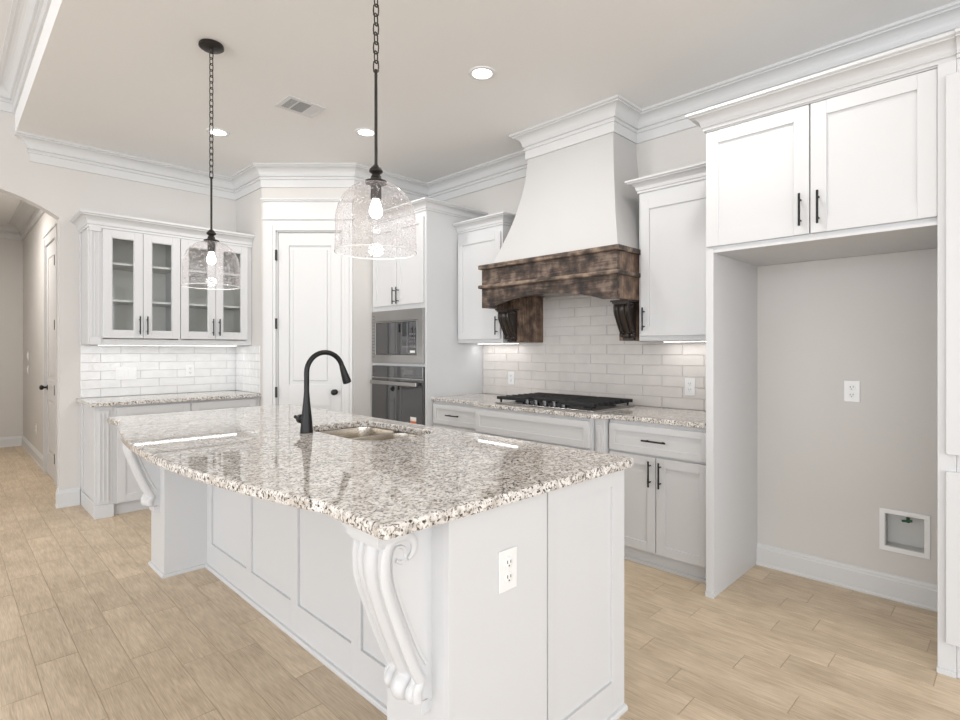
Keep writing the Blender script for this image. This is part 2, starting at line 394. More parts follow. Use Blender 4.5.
# floor: plank tiles running along Y
rnd = random.Random(7)
def build_floor():
    b = bmesh.new(); lay = b.loops.layers.float_color.new('plank')
    W, Lp, g = .1468, .598, .0019
    offs = {-1: .31, 0: .56, 1: .16, 2: .33, 3: .13, 14: .27, 15: .13, 16: .59, 17: .26, 18: .12, 19: .31}
    cyc = [.42, .02, .22, .48, .08, .30]
    for k in range(-49, 25):
        x0 = .287+k*W; off = offs.get(k, cyc[k % 6])
        j = -13
        while True:
            y0 = off+j*Lp; j += 1
            if y0 > 9.95: break
            if y0+Lp < -7.1: continue
            if y0 > YL and (x0 > 1 or x0 < -1.1): continue
            a = [(x0+g, y0+g), (x0+W-g, y0+g), (x0+W-g, y0+Lp-g), (x0+g, y0+Lp-g)]
            c = (rnd.random(), rnd.random(), rnd.random(), 1)
            top = [b.verts.new((x, y, 0)) for x, y in a]; bot = [b.verts.new((x+(g if x < x0+W/2 else -g)*-.4, y, -.0015)) for x, y in a]
            fs = [b.faces.new(top)] + [b.faces.new([top[i], bot[i], bot[(i+1) % 4], top[(i+1) % 4]]) for i in range(4)]
            for f in fs:
                for l in f.loops: l[lay] = c
    gf = [b.verts.new(p) for p in ((-7.3, -7.3, -.0015), (4, -7.3, -.0015), (4, 10.1, -.0015), (-7.3, 10.1, -.0015))]
    gface = b.faces.new(gf)
    gb = [b.verts.new((v.co.x, v.co.y, -.08)) for v in gf]
    sides = [b.faces.new([gf[i], gb[i], gb[(i+1) % 4], gf[(i+1) % 4]]) for i in range(4)] + [b.faces.new(gb)]
    for f in [gface]+sides: f.material_index = 1
    me = bpy.data.meshes.new('floor'); b.to_mesh(me); b.free(); me.materials.append(FLOOR); me.materials.append(FGROUT)
    o = bpy.data.objects.new('floor', me); COL.objects.link(o); o['kind'] = 'structure'
build_floor()
# ceilings
struct('ceiling', MB().box(XB+.06, XR+.1, -7.2, 5.87, ZC, ZC+.05, 0), CEIL)
struct('ceiling_left', MB().box(-7.2, XB+.13, -7.2, 5.87, ZC2, ZC2+.05, 0), CEIL)
struct('ceiling_hall', MB().box(-1.0, .93, 5.90, 10.0, 3.05, 3.10, 0), CEIL)
struct('wall_fascia', MB().box(XB, XB+.06, -7.0, YL-.001, ZC, ZC2-.001, 0), CEIL)
# left wall with the arched opening
AC, AR, AH = .11, 1.05, .61
zc = 2.444+AR-math.sqrt(AR*AR-AH*AH)-AR
arch = [(AC+AR*math.sin(t), zc+AR*math.cos(t)) for t in [math.asin(AH/AR)*(-1+2*i/28) for i in range(29)]]
struct('wall_left', MB(FY(YL)).poly([(-7.2, 0), (AC-AH, 0)]+arch+[(AC+AH, 0), (2.30, 0), (2.30, ZC2+.05), (-7.2, ZC2+.05)], -.12, 0), WALL)
struct('wall_hall_right', MB().box(.83, .93, 5.895, 10.0, 0, 3.06, 0), WALL)
struct('wall_hall_back', MB().box(-1.0, .83, 9.9, 10.0, 0, 3.06, 0), WALL)
struct('wall_hall_left', MB().box(-1.0, -.9, 5.895, 9.9, 0, 3.06, 0), WALL)
# pantry corner box
DO = Vector((2.17, 5.14, 0)); FD = Fr(DO, (1, -1, 0), (-1, -1, 0)); DLEN = (Vector((2.79, 4.52))-Vector((2.17, 5.14))).length
struct('wall_pantry_left', MB().box(2.17, 2.27, 5.14, YL, 0, ZC, 0), WALL)
struct('wall_pantry_right', MB().box(2.79, XR, 4.52, 4.62, 0, ZC, 0), WALL)
U0, U1, DZ = .14, .768, 2.463
struct('wall_pantry', MB(FD).box(0, U0, -.1, 0, 0, ZC, 0).box(U1, DLEN, -.1, 0, 0, ZC, 0).box(U0, U1, -.1, 0, DZ, ZC, 0), WALL)
# right wall and the furred niche wall for the refrigerator
struct('wall_right', MB().box(XR, XR+.1, -7.2, 4.62, 0, ZC, 0), WALL)
BX0, BX1, BZ0, BZ1 = .37, .54, .277, .457       # water box hole (Y, Z)
struct('wall_niche', MB().box(3.60, 3.70, BX1, 1.1835, 0, 1.849, 0).box(3.60, 3.70, .2605, BX0, 0, 1.849, 0)
       .box(3.60, 3.70, BX0, BX1, 0, BZ0, 0).box(3.60, 3.70, BX0, BX1, BZ1, 1.849, 0), WALL)
# the two walls behind the camera, each with a wide window opening
def wall_hole(fr, a0, a1, h0, h1, z0, z1, top, t):
    return MB(fr).box(a0, h0, 0, t, 0, top, 0).box(h1, a1, 0, t, 0, top, 0).box(h0, h1, 0, t, 0, z0, 0).box(h0, h1, 0, t, z1, top, 0)
struct('wall_back', wall_hole(Fr((0, -7.0, 0), (1, 0, 0), (0, -1, 0)), -7.2, 3.8, -6.6, 3.4, .15, 2.95, ZC2, .12), WALL)
struct('wall_front', wall_hole(Fr((-7.0, 0, 0), (0, 1, 0), (-1, 0, 0)), -7.0, 5.77, -6.6, 5.4, .15, 2.95, ZC2, .12), WALL)
def window(n, fr, h0, h1, z0, z1, cols):
    m = MB(fr)
    m.frame(h0, h1, .02, .08, z0, z1, .06)
    for i in range(1, cols):
        x = h0+(h1-h0)*i/cols; m.box(x-.05, x+.05, .025, .075, z0+.06, z1-.06)
    o = m.build('window_%d' % n, TRIM); o['kind'] = 'structure'
window(1, Fr((0, -7.0, 0), (1, 0, 0), (0, -1, 0)), -6.6, 3.4, .15, 2.95, 7)
window(2, Fr((-7.0, 0, 0), (0, 1, 0), (-1, 0, 0)), -6.6, 5.4, .15, 2.95, 8)

# crown moulding
CP = crown_prof(ZC, .20, .105)
HX, HY0, HY1 = 3.38, 2.07, 2.865
cpath = [(.535, YL+.004), (.535, YL), (2.17, YL), (2.17, 5.14), (2.79, 4.52), (XR, 4.52), (XR, HY1), (HX, HY1), (HX, HY0), (XR, HY0), (XR, -7.0)]
struct('trim_1', MB().sweep(cpath, CP, -1, (0, 6)), TRIM)
struct('trim_2', MB().sweep(cpath, CP, -1, (9, 10)), TRIM)
struct('trim_3', MB().sweep([(XB, -7.0), (XB, YL), (-7.0, YL)], crown_prof(ZC2, .205, .12), 1), TRIM)
struct('trim_4', MB().sweep([(.83, 5.90), (.83, 9.9), (-.9, 9.9)], crown_prof(3.05, .19, .16), 1), TRIM)
# baseboards
struct('baseboard_left', MB().sweep([(AC+AH, 5.86), (AC+AH, YL), (.858, YL)], base_prof(.15), -1), TRIM)
struct('baseboard_left_far', MB().sweep([(-7.0, YL), (AC-AH, YL), (AC-AH, 5.86)], base_prof(.15), -1), TRIM)
struct('baseboard_niche', MB().sweep([(3.60, 1.1835), (3.60, .262)], base_prof(.132), -1), TRIM)
struct('baseboard_hall', MB().sweep([(.83, 7.62), (.83, 9.9), (-.9, 9.9)], base_prof(.14), 1), TRIM)
# pantry door casing and door
m = MB(FD)
m.box(.022, U0, 0, .02, 0, DZ+.098).box(U1, DLEN-.01, 0, .02, 0, DZ+.098).box(U0, U1, 0, .02, DZ, DZ+.098)
m.box(.050, U0-.028, .02, .026, 0, DZ+.06).box(U1+.028, DLEN-.04, .02, .026, 0, DZ+.06)
m.box(.012, DLEN-.002, 0, .034, DZ+.098, DZ+.112, .004)
m.box(.022, DLEN-.01, 0, .022, DZ+.112, DZ+.27).box(.012, DLEN-.002, 0, .034, DZ+.27, DZ+.283).box(.004, DLEN, 0, .046, DZ+.283, DZ+.30, .003)
m.box(U0, U0+.012, -.06, 0, 0, DZ).box(U1-.012, U1, -.06, 0, 0, DZ).box(U0, U1, -.06, 0, DZ-.012, DZ)
struct('trim_5', m, TRIM)
def panel_door(fr, u0, u1, z1, n0, name, knob_u, hinge_u, panels, st=.115):
    m = MB(fr); t = .035
    m.box(u0, u0+st, n0, n0+t, .01, z1, .001); m.box(u1-st, u1, n0, n0+t, .01, z1, .001)
    zs = [.01]
    for a, b in panels: zs += [a, b]
    zs.append(z1)
    for i in range(0, len(zs), 2): m.box(u0+st, u1-st, n0, n0+t, zs[i], zs[i+1], 0)
    for a, b in panels:
        m.box(u0+st, u1-st, n0+.004, n0+t-.014, a, b, 0)
        m.box(u0+st+.035, u1-st-.035, n0+.01, n0+t-.004, a+.035, b-.035, .008)
    o = m.build(name, TRIM); o['kind'] = 'structure'
    k = MB(); k.lathe([(.026, 0), (.026, .006), (.011, .008), (.010, .03), (.020, .036), (.027, .046), (.028, .056), (.022, .066), (.008, .070)], fr.p(knob_u, n0+t, .93), 20, fr.N)
    k.build('door_knob', BLACK, o)
    for z in (.25, .93, 1.58, z1-.22):
        h = MB(fr); h.box(hinge_u-.007, hinge_u+.007, n0+t-.004, .024, z-.05, z+.05, .001)
        h.build('hinge', BLACK, o)
    return o
panel_door(FD, U0+.014, U1-.014, DZ-.014, -.048, 'door_1', .696, U0+.002, [(.24, .80), (1.0, 2.325)], .10)
FH = FX(.83)
m = MB(FH); m.box(7.50, 7.60, 0, .02, 0, 2.55).box(6.70, 6.80, 0, .02, 0, 2.55).box(6.80, 7.50, 0, .02, 2.45, 2.55)
m.box(7.525, 7.575, .02, .027, 0, 2.52).box(6.69, 7.61, 0, .03, 2.55, 2.57)
struct('trim_6', m, TRIM)
panel_door(FH, 6.80, 7.50, 2.44, -.03, 'door_2', 7.43, 6.81, [(.24, .80), (1.02, 2.30)])

# tiled backsplashes
def tiles(fr, u0, u1, z0, rows, h, L, mat, phase, name, t=.008, hole=None, top=None):
    g = MB(fr).box(u0, u1, 0, .003, z0, min(z0+rows*h, top or 9), 0)
    m = MB(fr); gp = .0017
    for r in range(rows):
        a = z0+r*h; zt = a+h
        if top: zt = min(zt, top)
        o = phase+(.5 if r % 2 else 0)
        k = math.floor(u0/L-o)
        while (k+o)*L < u1:
            x0, x1 = max(u0, (k+o)*L), min(u1, (k+1+o)*L); k += 1
            if x1-x0 > .01: m.box(x0+gp, x1-gp, .001, t, a+gp, zt-gp, .0035)
    me = m.build(name, mat); me['kind'] = 'structure'
    gg = g.build(name+'_grout', GROUT); gg['kind'] = 'structure'
tiles(FX(XR), 1.27, 3.69, .915, 13, .0762, .305, TILE, .1, 'wall_backsplash_right', top=1.79)
tiles(FY(YL), .862, 2.168, .915, 6, .0762, .305, TILE2, .3, 'wall_backsplash_left')
tiles(FX(2.17), 5.17, 5.758, .915, 6, .0762, .305, TILE2, .2, 'wall_backsplash_return')

# ================================================================ ISLAND
IY0, IY1, IX0, IXK, IX1 = 1.055, 3.84, .932, 1.165, 1.80
CT, CB = .93, .896
isl = thing('kitchen_island', 'white panelled kitchen island with scroll corbels under the big speckled granite top', 'kitchen island', (1.4, 2.45, 0))
m = MB()
# shell: kitchen-side wall, knee wall, end walls with projecting piers (hollow so the sink can sit inside)
m.box(IXK+.012, IXK+.05, IY0+.021, IY1-.021, 0, CB, 0).box(IX1-.04, IX1-.001, IY0+.021, IY1, 0.0, CB)
m.box(IX0, IX1-.04, IY1-.02, IY1, 0, CB, .0005)
m.box(IX0, 1.338, IY0, IY0+.02, 0, CB, .0005)                                         # flat left half of the near end
m.box(IX0, IXK+.011, IY0+.02, IY0+.275, 0, CB, .0005).box(IX0, IXK+.011, IY1-.275, IY1-.02, 0, CB, .0005)   # piers
m.build('carcass', WHITE, isl)
m = MB(FY(IY0+.02)); a, b = 1.345, IX1
m.box(a, a+.010, .001, .02, 0, CB, 0).box(1.72, b, 0, .02, 0, CB).box(a+.010, 1.72, 0, .02, 0, .13, 0).box(a+.010, 1.72, 0, .02, .838, CB, 0).box(a-.006, 1.72, 0, .010, .13, .838, 0)
m.build('end_panel', WHITE, isl)
fk = FX(IXK+.012)
m = MB(fk); edges = [1.33, 1.36, 1.84, 1.91, 2.37, 2.44, 2.90, 2.96, 3.49, 3.566]
for i in range(0, len(edges), 2): m.box(edges[i], edges[i+1], 0, .012, 0, CB, .001)
for i in range(1, len(edges)-1, 2):
    m.box(edges[i], edges[i+1], 0, .012, 0, .155, 0).box(edges[i], edges[i+1], 0, .012, .80, CB, 0)
m.build('knee_wall_panelling', WHITE, isl)
shoe = [(0, 0), (.014, 0), (.014, .010), (.010, .018), (0, .020)]
m = MB().sweep([(IX1, IY0), (IX0, IY0), (IX0, IY0+.275), (IXK, IY0+.275), (IXK, IY1-.275), (IX0, IY1-.275), (IX0, IY1), (IX1, IY1)], shoe, 1)
m.build('shoe_moulding', WHITE, isl)
m = MB()
for (x0, x1) in ((1.80, 1.82),):
    for i in range(4):
        y0 = 1.10+i*.68; m.box(x0, x1, y0, y0+.66, .12, .86)
m.build('cabinet_fronts', WHITE, isl)

def catmull(P, k=6):
    out = []
    for i in range(len(P)-1):
        p0 = P[max(i-1, 0)]; p1 = P[i]; p2 = P[i+1]; p3 = P[min(i+2, len(P)-1)]
        for j in range(k):
            t = j/k
            out.append(tuple(.5*((2*p1[a])+(-p0[a]+p2[a])*t+(2*p0[a]-5*p1[a]+4*p2[a]-p3[a])*t*t+(-p0[a]+3*p1[a]-3*p2[a]+p3[a])*t**3) for a in (0, 1)))
    out.append(tuple(P[-1])); return out
def corbel(parent, fr, uc, wd, zt, S_=1.0, mat=WHITE, SZ=None):
    """scrolled bracket; n = projection from its post, z measured down from the top, width wd about uc"""
    SZ = SZ or S_
    P = lambda u, n, z: fr.p(uc+u, n*S_, zt+(z-.896)*SZ)
    front = catmull([(.140, .862), (.157, .835), (.164, .79), (.161, .755), (.150, .708), (.124, .631), (.094, .552), (.068, .490), (.058, .468), (.072, .452), (.080, .430), (.070, .408), (.045, .398), (.020, .396)], 5)
    hw = wd*.40; ns = 32; k = len(front)
    def lobe(t):
        a = abs(t)
        if a < .50: return .010+.016*math.cos(a/.50*PI/2)
        if a < .56: return .002
        return .004+.012*math.sqrt(max(0, 1-((a-.78)/.24)**2))
    b = bmesh.new(); R = []
    for i, (n, z) in enumerate(front):
        dn, dz = front[min(i+1, k-1)][0]-front[max(i-1, 0)][0], front[min(i+1, k-1)][1]-front[max(i-1, 0)][1]
        l = math.hypot(dn, dz) or 1; nn, nz = -dz/l, dn/l
        row = []
        for q in range(ns+1):
            t = -1+2*q/ns; h_ = lobe(t)-.020
            row.append(b.verts.new(P(t*hw, n+nn*h_, z+nz*h_)))
        R.append(row)
    for A, B in zip(R, R[1:]):
        for q in range(ns): b.faces.new([A[q], A[q+1], B[q+1], B[q]])
    for sd in (0, ns):
        bk = [b.verts.new(P((-1 if sd == 0 else 1)*hw, 0, z)) for n, z in (front[0], front[-1])]
        b.faces.new([bk[0]]+[r_[sd] for r_ in R]+[bk[1]])
    web = MB(); web._merge(b); web.smooth = True
    o = web.build('corbel', mat, parent)
    def blk(m, u0, u1, n0, n1, z0, z1):
        bb = bmesh.new(); v = [bb.verts.new(P(u, n, z)) for u in (u0, u1) for n in (n0, n1) for z in (z0, z1)]
        for q in ((0, 1, 3, 2), (4, 6, 7, 5), (0, 4, 5, 1), (2, 3, 7, 6), (0, 2, 6, 4), (1, 5, 7, 3)): bb.faces.new([v[i] for i in q])
        m._merge(bb)
    cap = MB(); cw = hw+.016*S_
    blk(cap, -cw-.008, cw+.008, 0, .187, .872, .896); blk(cap, -cw+.002, cw-.002, .10, .180, .852, .8725); blk(cap, -cw+.008, cw-.008, .10, .170, .840, .8525)
    cap.build('cap', mat, o)
    path = catmull([(.082, .795), (.066, .806), (.062, .832), (.080, .853), (.108, .858), (.136, .848), (.150, .818), (.152, .78), (.149, .745), (.138, .705), (.111, .631), (.081, .552), (.054, .490), (.040, .462), (.052, .440), (.050, .415)], 5)
    k2 = len(path)
    inner = catmull([(.118, .800), (.100, .790), (.088, .804), (.094, .825), (.114, .832), (.126, .818), (.127, .78), (.122, .745), (.110, .705), (.082, .631), (.050, .555), (.020, .500)], 4)
    for s in (-1, 1):
        band = MB()
        band.tube([P(s*(hw+.003*S_), n, z) for n, z in path], [(.006+.009*min(1, i/(k2-1)*4))*S_ for i in range(k2)], 10, flat=.75, up=fr.U)
        band.tube([P(s*(hw+.0005), n, z) for n, z in inner], .0055*S_, 6)
        band.build('scroll', mat, o)
    foot = MB()
    blk(foot, -hw*.9, hw*.9, 0, .030, .365, .40); foot.build('foot', mat, o)
    return o
corbel(isl, FX(IX0), 1.184, .150, CB)
corbel(isl, FX(IX0), 3.712, .150, CB)

# granite tops
def slab(name, outline, hole, z0, z1, label, cat, e=.007):
    """outline/hole: ccw lists of xy"""
    def inset(P, d):
        k = len(P); out = []
        for i in range(k):
            a, b_, c = Vector(P[i-1]), Vector(P[i]), Vector(P[(i+1) % k])
            d1 = (b_-a).normalized(); d2 = (c-b_).normalized(); n1 = Vector((-d1.y, d1.x)); n2 = Vector((-d2.y, d2.x))
            mm = (n1+n2).normalized(); out.append(b_+mm*(d/max(.3, mm.dot(n1))))
        return out
    b = bmesh.new()
    def ring(P, z): return [b.verts.new((p[0], p[1], z)) for p in P]
    steps = [(e, z0), (e*.3, z0+e*.3), (0, z0+e), (0, z1-e), (e*.3, z1-e*.3), (e, z1)]
    def rings(P, sgn):
        R = [ring(inset(P, d*sgn), z) for d, z in steps]; k = len(P)
        for A, B in zip(R, R[1:]):
            for i in range(k): b.faces.new([A[i], A[(i+1) % k], B[(i+1) % k], B[i]])
        return R[0], R[-1]
    loops = [rings(outline, 1)]
    if hole: loops.append(rings(hole, -1))
    b.edges.ensure_lookup_table()
    for idx in (0, 1):
        es = []
        for lp in loops:
            r = lp[idx]
            for i in range(len(r)): es.append(b.edges.get((r[i], r[(i+1) % len(r)])))
        bmesh.ops.triangle_fill(b, use_beauty=True, use_dissolve=False, edges=es)
    m = MB(); m.bm.free(); m.bm = b
    o = m.build(name, GRANITE, None, smooth=False); tag(o, label, cat)
    return o
def rounded(x0, x1, y0, y1, rs, k=8):
    """ccw rounded rectangle, radii for corners (x1y0? order: x0y0,x1y0,x1y1,x0y1)"""
    out = []
    for (cx, cy, r, a0) in ((x0, y0, rs[0], 180), (x1, y0, rs[1], 270), (x1, y1, rs[2], 0), (x0, y1, rs[3], 90)):
        c = (cx+(r if cx == x0 else -r), cy+(r if cy == y0 else -r))
        for i in range(k+1):
            a = math.radians(a0+90*i/k); out.append((c[0]+r*math.cos(a), c[1]+r*math.sin(a)))
    return out
seat = [(.722-.15*(1-((y-2.45)/1.16)**2), y) for y in [1.31+2.28*i/36 for i in range(37)]]
ol = [(.730, 3.66), (.712, 3.70), (.708, 3.862), (1.80, 3.865), (1.825, 3.858), (1.835, 3.83), (1.835, 1.06), (1.825, 1.033), (1.80, 1.025), (.722, 1.025), (.71, 1.034), (.712, 1.20)]
outline = (seat[:]+ol[:3]+ol[3:])[::-1]
# ensure ccw
def area2(P): return sum(P[i-1][0]*P[i][1]-P[i][0]*P[i-1][1] for i in range(len(P)))
if area2(outline) < 0: outline = outline[::-1]
SX0, SX1, SY0, SY1 = 1.315, 1.725, 2.02, 2.66
hole = rounded(SX0, SX1, SY0, SY1, (.12, .07, .07, .12))
slab('island_countertop', outline, hole, CB, CT, 'large speckled white granite slab with a bowed seating edge on the island', 'countertop')

# sink
sk = thing('double_sink', 'stainless steel double bowl undermount sink in the island granite', 'sink', (1.52, 2.34, .70))
def bowl(x0, x1, y0, y1, r):
    b = bmesh.new(); prof = [(0.02, .895), (0.0, .893), (-.0, .86), (0.006, .72), (.03, .705)]
    R = [[b.verts.new((x, y, z)) for x, y in rounded(x0+d, x1-d, y0+d, y1-d, (max(.02, r-d),)*4, 6)] for d, z in [(-.012, .895), (0, .894), (.003, .87), (.010, .73), (.035, .705)]]
    k = len(R[0])
    for A, B in zip(R, R[1:]):
        for i in range(k): b.faces.new([A[i], A[(i+1) % k], B[(i+1) % k], B[i]])
    b.faces.new(R[-1])
    m = MB(); m.bm.free(); m.bm = b; m.smooth = True
    return m
ym = 2.345
bw = bowl(SX0-.008, SX1+.008, SY0-.008, ym-.014, .07).build('bowl', SINKM, sk)
MB().lathe([(.042, .706), (.04, .709), (.02, .7085)], (1.52, 2.18, 0), 20).build('drain', STEEL, bw)
bw = bowl(SX0-.008, SX1+.008, ym+.014, SY1+.008, .07).build('bowl', SINKM, sk)
MB().lathe([(.042, .706), (.04, .709), (.02, .7085)], (1.52, 2.52, 0), 20).build('drain', STEEL, bw)
MB().box(SX0+.01, SX1-.01, ym-.014, ym+.014, .80, .886, .006).build('divider', SINKM, sk)

# faucet
fx, fy = 1.258, 2.462
fc = thing('kitchen_faucet', 'matte black gooseneck pull-down faucet beside the island sink', 'faucet', (fx, fy, CT))
m = MB().lathe([(.030, CT+.0005), (.030, CT+.008), (.028, CT+.03), (.026, CT+.06), (.0215, CT+.10), (.0165, CT+.15), (.0125, CT+.20), (.0125, CT+.21)], (fx, fy, 0), 28)
m.build('body', BLACK, fc)
R0 = .098; zt = 1.33-.0115-R0
pts = [(fx, fy, CT+.20), (fx, fy, CT+.25)]
for i in range(0, 17):
    a = math.radians(180-i*165/16); pts.append((fx+R0+R0*math.cos(a), fy, zt+R0*math.sin(a)))
MB().tube(pts, .0125, 16).build('neck', BLACK, fc)
e = Vector(pts[-1]); d = (e-Vector(pts[-2])).normalized()
MB().lathe([(.0125, -.005), (.015, .01), (.0175, .04), (.0215, .075), (.0215, .088), (.017, .090)], e, 20, d).build('spray_head', BLACK, fc)
h = MB().lathe([(.018, 0), (.018, .025), (.023, .028), (.023, .050), (.016, .056)], (fx, fy+.015, CT+.062), 18, (0, 1, 0))
h.tube([(fx, fy+.065, CT+.062), (fx-.006, fy+.085, CT+.066), (fx-.010, fy+.10, CT+.070)], .009, 10)
h.build('lever', BLACK, fc)

# ================================================================ OUTLETS / SWITCHES
def outlet(fr, u, z, n, label, duplex=True, w_=.075, h_=.118, decor=False, gang=1, group=None):
    o = thing('wall_outlet' if duplex and gang == 1 else 'switch_plate', label, 'outlet' if duplex and gang == 1 else 'switch', fr.p(u, n, z), group)
    m = MB(fr).box(u-w_/2, u+w_/2, n, n+.006, z-h_/2, z+h_/2, .002); m.build('plate', PLASTIC, o)
    if gang == 1 and duplex:
        for k in (-1, 1):
            s = MB().lathe([(.0165, 0), (.0165, .0025), (.015, .003)], fr.p(u, n+.0055, z+k*.021), 20, fr.N).build('socket', PLASTIC, o)
            q = MB(fr); zz = z+k*.021
            q.box(u-.008, u-.0055, n+.0084, n+.0092, zz-.001, zz+.008, 0).box(u+.0055, u+.008, n+.0084, n+.0092, zz-.001, zz+.007, 0).box(u-.002, u+.002, n+.0084, n+.0092, zz-.010, zz-.006, 0)
            q.build('slots', DARKSLOT, s)
    else:
        for g in range(gang):
            uu = u-w_/2+w_*(g+.5)/gang
            MB(fr).box(uu-.016, uu+.016, n+.005, n+.009, z-.033, z+.033, .001).build('rocker', PLASTIC, o)
    return o
outlet(FY(IY0), 1.154, .70, 0, 'white duplex outlet on the end panel of the island')
outlet(FX(3.60), .687, 1.10, 0, 'white duplex outlet on the grey wall of the refrigerator niche')
outlet(FX(XR), 1.652, 1.075, .008, 'white duplex outlet on the cream tiles right of the cooktop')
outlet(FX(XR), 3.32, 1.075, .008, 'white duplex outlet on the cream tiles left of the cooktop')
outlet(FY(YL), 1.73, 1.13, .008, 'white duplex outlet on white tiles under the glass-door cabinet')
outlet(FY(YL), 1.20, 1.12, .008, 'wide white three-gang switch plate on white tiles under the glass-door cabinet', False, .165, .118, gang=3)
outlet(FX(.83), 9.3, 1.25, 0, 'upper of two white switch plates on the hallway wall beyond the arch', False)
outlet(FX(.83), 9.3, 1.07, 0, 'lower of two white switch plates on the hallway wall beyond the arch', False)
outlet(FX(.83), 8.45, .38, 0, 'white outlet low on the hallway wall beyond the arch')

# water box in the niche
wb = thing('water_supply_box', 'white recessed ice-maker supply box low in the refrigerator niche wall', 'supply box', (3.60, .455, BZ0))
f = FX(3.60)
m = MB(f)
m.frame(BX0-.022, BX1+.022, .001, .007, BZ0-.022, BZ1+.022, .024)
m.build('frame', PLASTIC, wb)
m = MB(f); m.box(BX0, BX1, -.085, -.08, BZ0, BZ1, 0)
m.frame(BX0+.0005, BX1-.0005, -.08, .0005, BZ0+.0005, BZ1-.0005, .004, 0)
m.build('box', BOXIN, wb)
m = MB(); vy = .445; m.tube([(3.645, vy, BZ1-.003), (3.645, vy, BZ1-.045)], .008, 10)
m.tube([(3.645, vy, BZ1-.03), (3.612, vy, BZ1-.03)], .006, 10); m.tube([(3.612, vy-.022, BZ1-.026), (3.612, vy+.022, BZ1-.034)], .006, 8)
m.build('valve', BRASS, wb)

# ================================================================ RIGHT WALL: base run
def led(y0, y1, fr, n, z, label, u=None):
    t = thing('under_cabinet_light', label, 'light', fr.p((y0+y1)/2, n, z))
    MB(fr).box(y0, y1, n-.016, n+.016, z+.002, z+.006, .0005).build('housing', PLASTIC, t)
    MB(fr).box(y0+.005, y1-.005, n-.012, n+.012, z, z+.0018, 0).build('diffuser', LED, t)
    l = area('strip_light', fr.p((y0+y1)/2, n, z-.004), (0, 0, math.atan2(fr.U.y, fr.U.x)), y1-y0, .02, .75*(y1-y0), (1, .98, .96)); l.parent = t
    l.location = (0, 0, -.004)
RF = 3.08
def base_unit(name, label, y0, y1, xf, layout):
    t = thing(name, label, 'cabinet', ((xf+XR)/2, (y0+y1)/2, 0))
    MB().box(xf, XR, y0+.001, y1-.001, .09, .884, .001).build('carcass', WHITE, t)
    MB().box(xf+.018, XR, y0+.001, y1-.001, 0, .09, 0).box(xf+.006, xf+.018, y0+.001, y1-.001, 0, .02, 0).build('toe_kick', WHITE, t)
    layout(t, FX(xf)); return t
def lay_right(t, f):
    shaker(f, 1.262, 1.905, .692, .862, t, 'drawer', .04, pull=(1.585, .777, 'h'))
    shaker(f, 1.262, 1.580, .098, .678, t, 'door', .055, pull=(1.580-.03, .578, 'v'))
    shaker(f, 1.586, 1.905, .098, .678, t, 'door', .055, pull=(1.586+.03, .578, 'v'))
base_unit('base_cabinet', 'white base cabinet with a drawer over two doors beside the refrigerator niche', 1.226, 1.915, RF, lay_right)
def lay_left(t, f):
    shaker(f, 3.10, 3.675, .692, .862, t, 'drawer', .04, pull=(3.40, .777, 'h'))
    shaker(f, 3.10, 3.675, .40, .678, t, 'drawer', .055, pull=(3.40, .54, 'h'))
    shaker(f, 3.10, 3.675, .098, .388, t, 'drawer', .055, pull=(3.40, .245, 'h'))
base_unit('drawer_cabinet', 'white drawer base cabinet beside the tall oven cabinet', 3.085, 3.69, RF, lay_left)
def lay_mid(t, f):
    shaker(f, 2.005, 3.060, .692, .866, t, 'false_front', .045)
    shaker(f, 2.005, 2.537, .098, .678, t, 'door', .055, pull=(2.50, .578, 'v'))
    shaker(f, 2.543, 3.075, .098, .678, t, 'door', .055, pull=(2.58, .578, 'v'))
    m = MB(FX(3.03)); m.box(1.918, 1.993, -.05, 0, 0, .884).box(1.932, 1.979, 0, .008, .10, .84).box(1.943, 1.968, .008, .014, .12, .82)
    m.box(1.914, 1.996, 0, .014, 0, .09)
    m.build('pilaster', WHITE, t)
base_unit('cooktop_cabinet', 'wide white base cabinet bumped forward under the gas cooktop', 1.995, 3.084, 3.0, lay_mid)
cq = [(3.055, 1.2255), (XR-.009, 1.2255), (XR-.009, 3.689), (3.055, 3.689), (3.055, 3.10), (3.045, 3.085), (2.985, 3.085), (2.975, 3.07), (2.975, 1.99), (2.985, 1.975), (3.01, 1.945), (3.02, 1.90), (3.055, 1.88)]
if area2(cq) < 0: cq = cq[::-1]
slab('range_countertop', cq, None, .885, .915, 'speckled granite countertop along the range wall under the cooktop', 'countertop', .005)

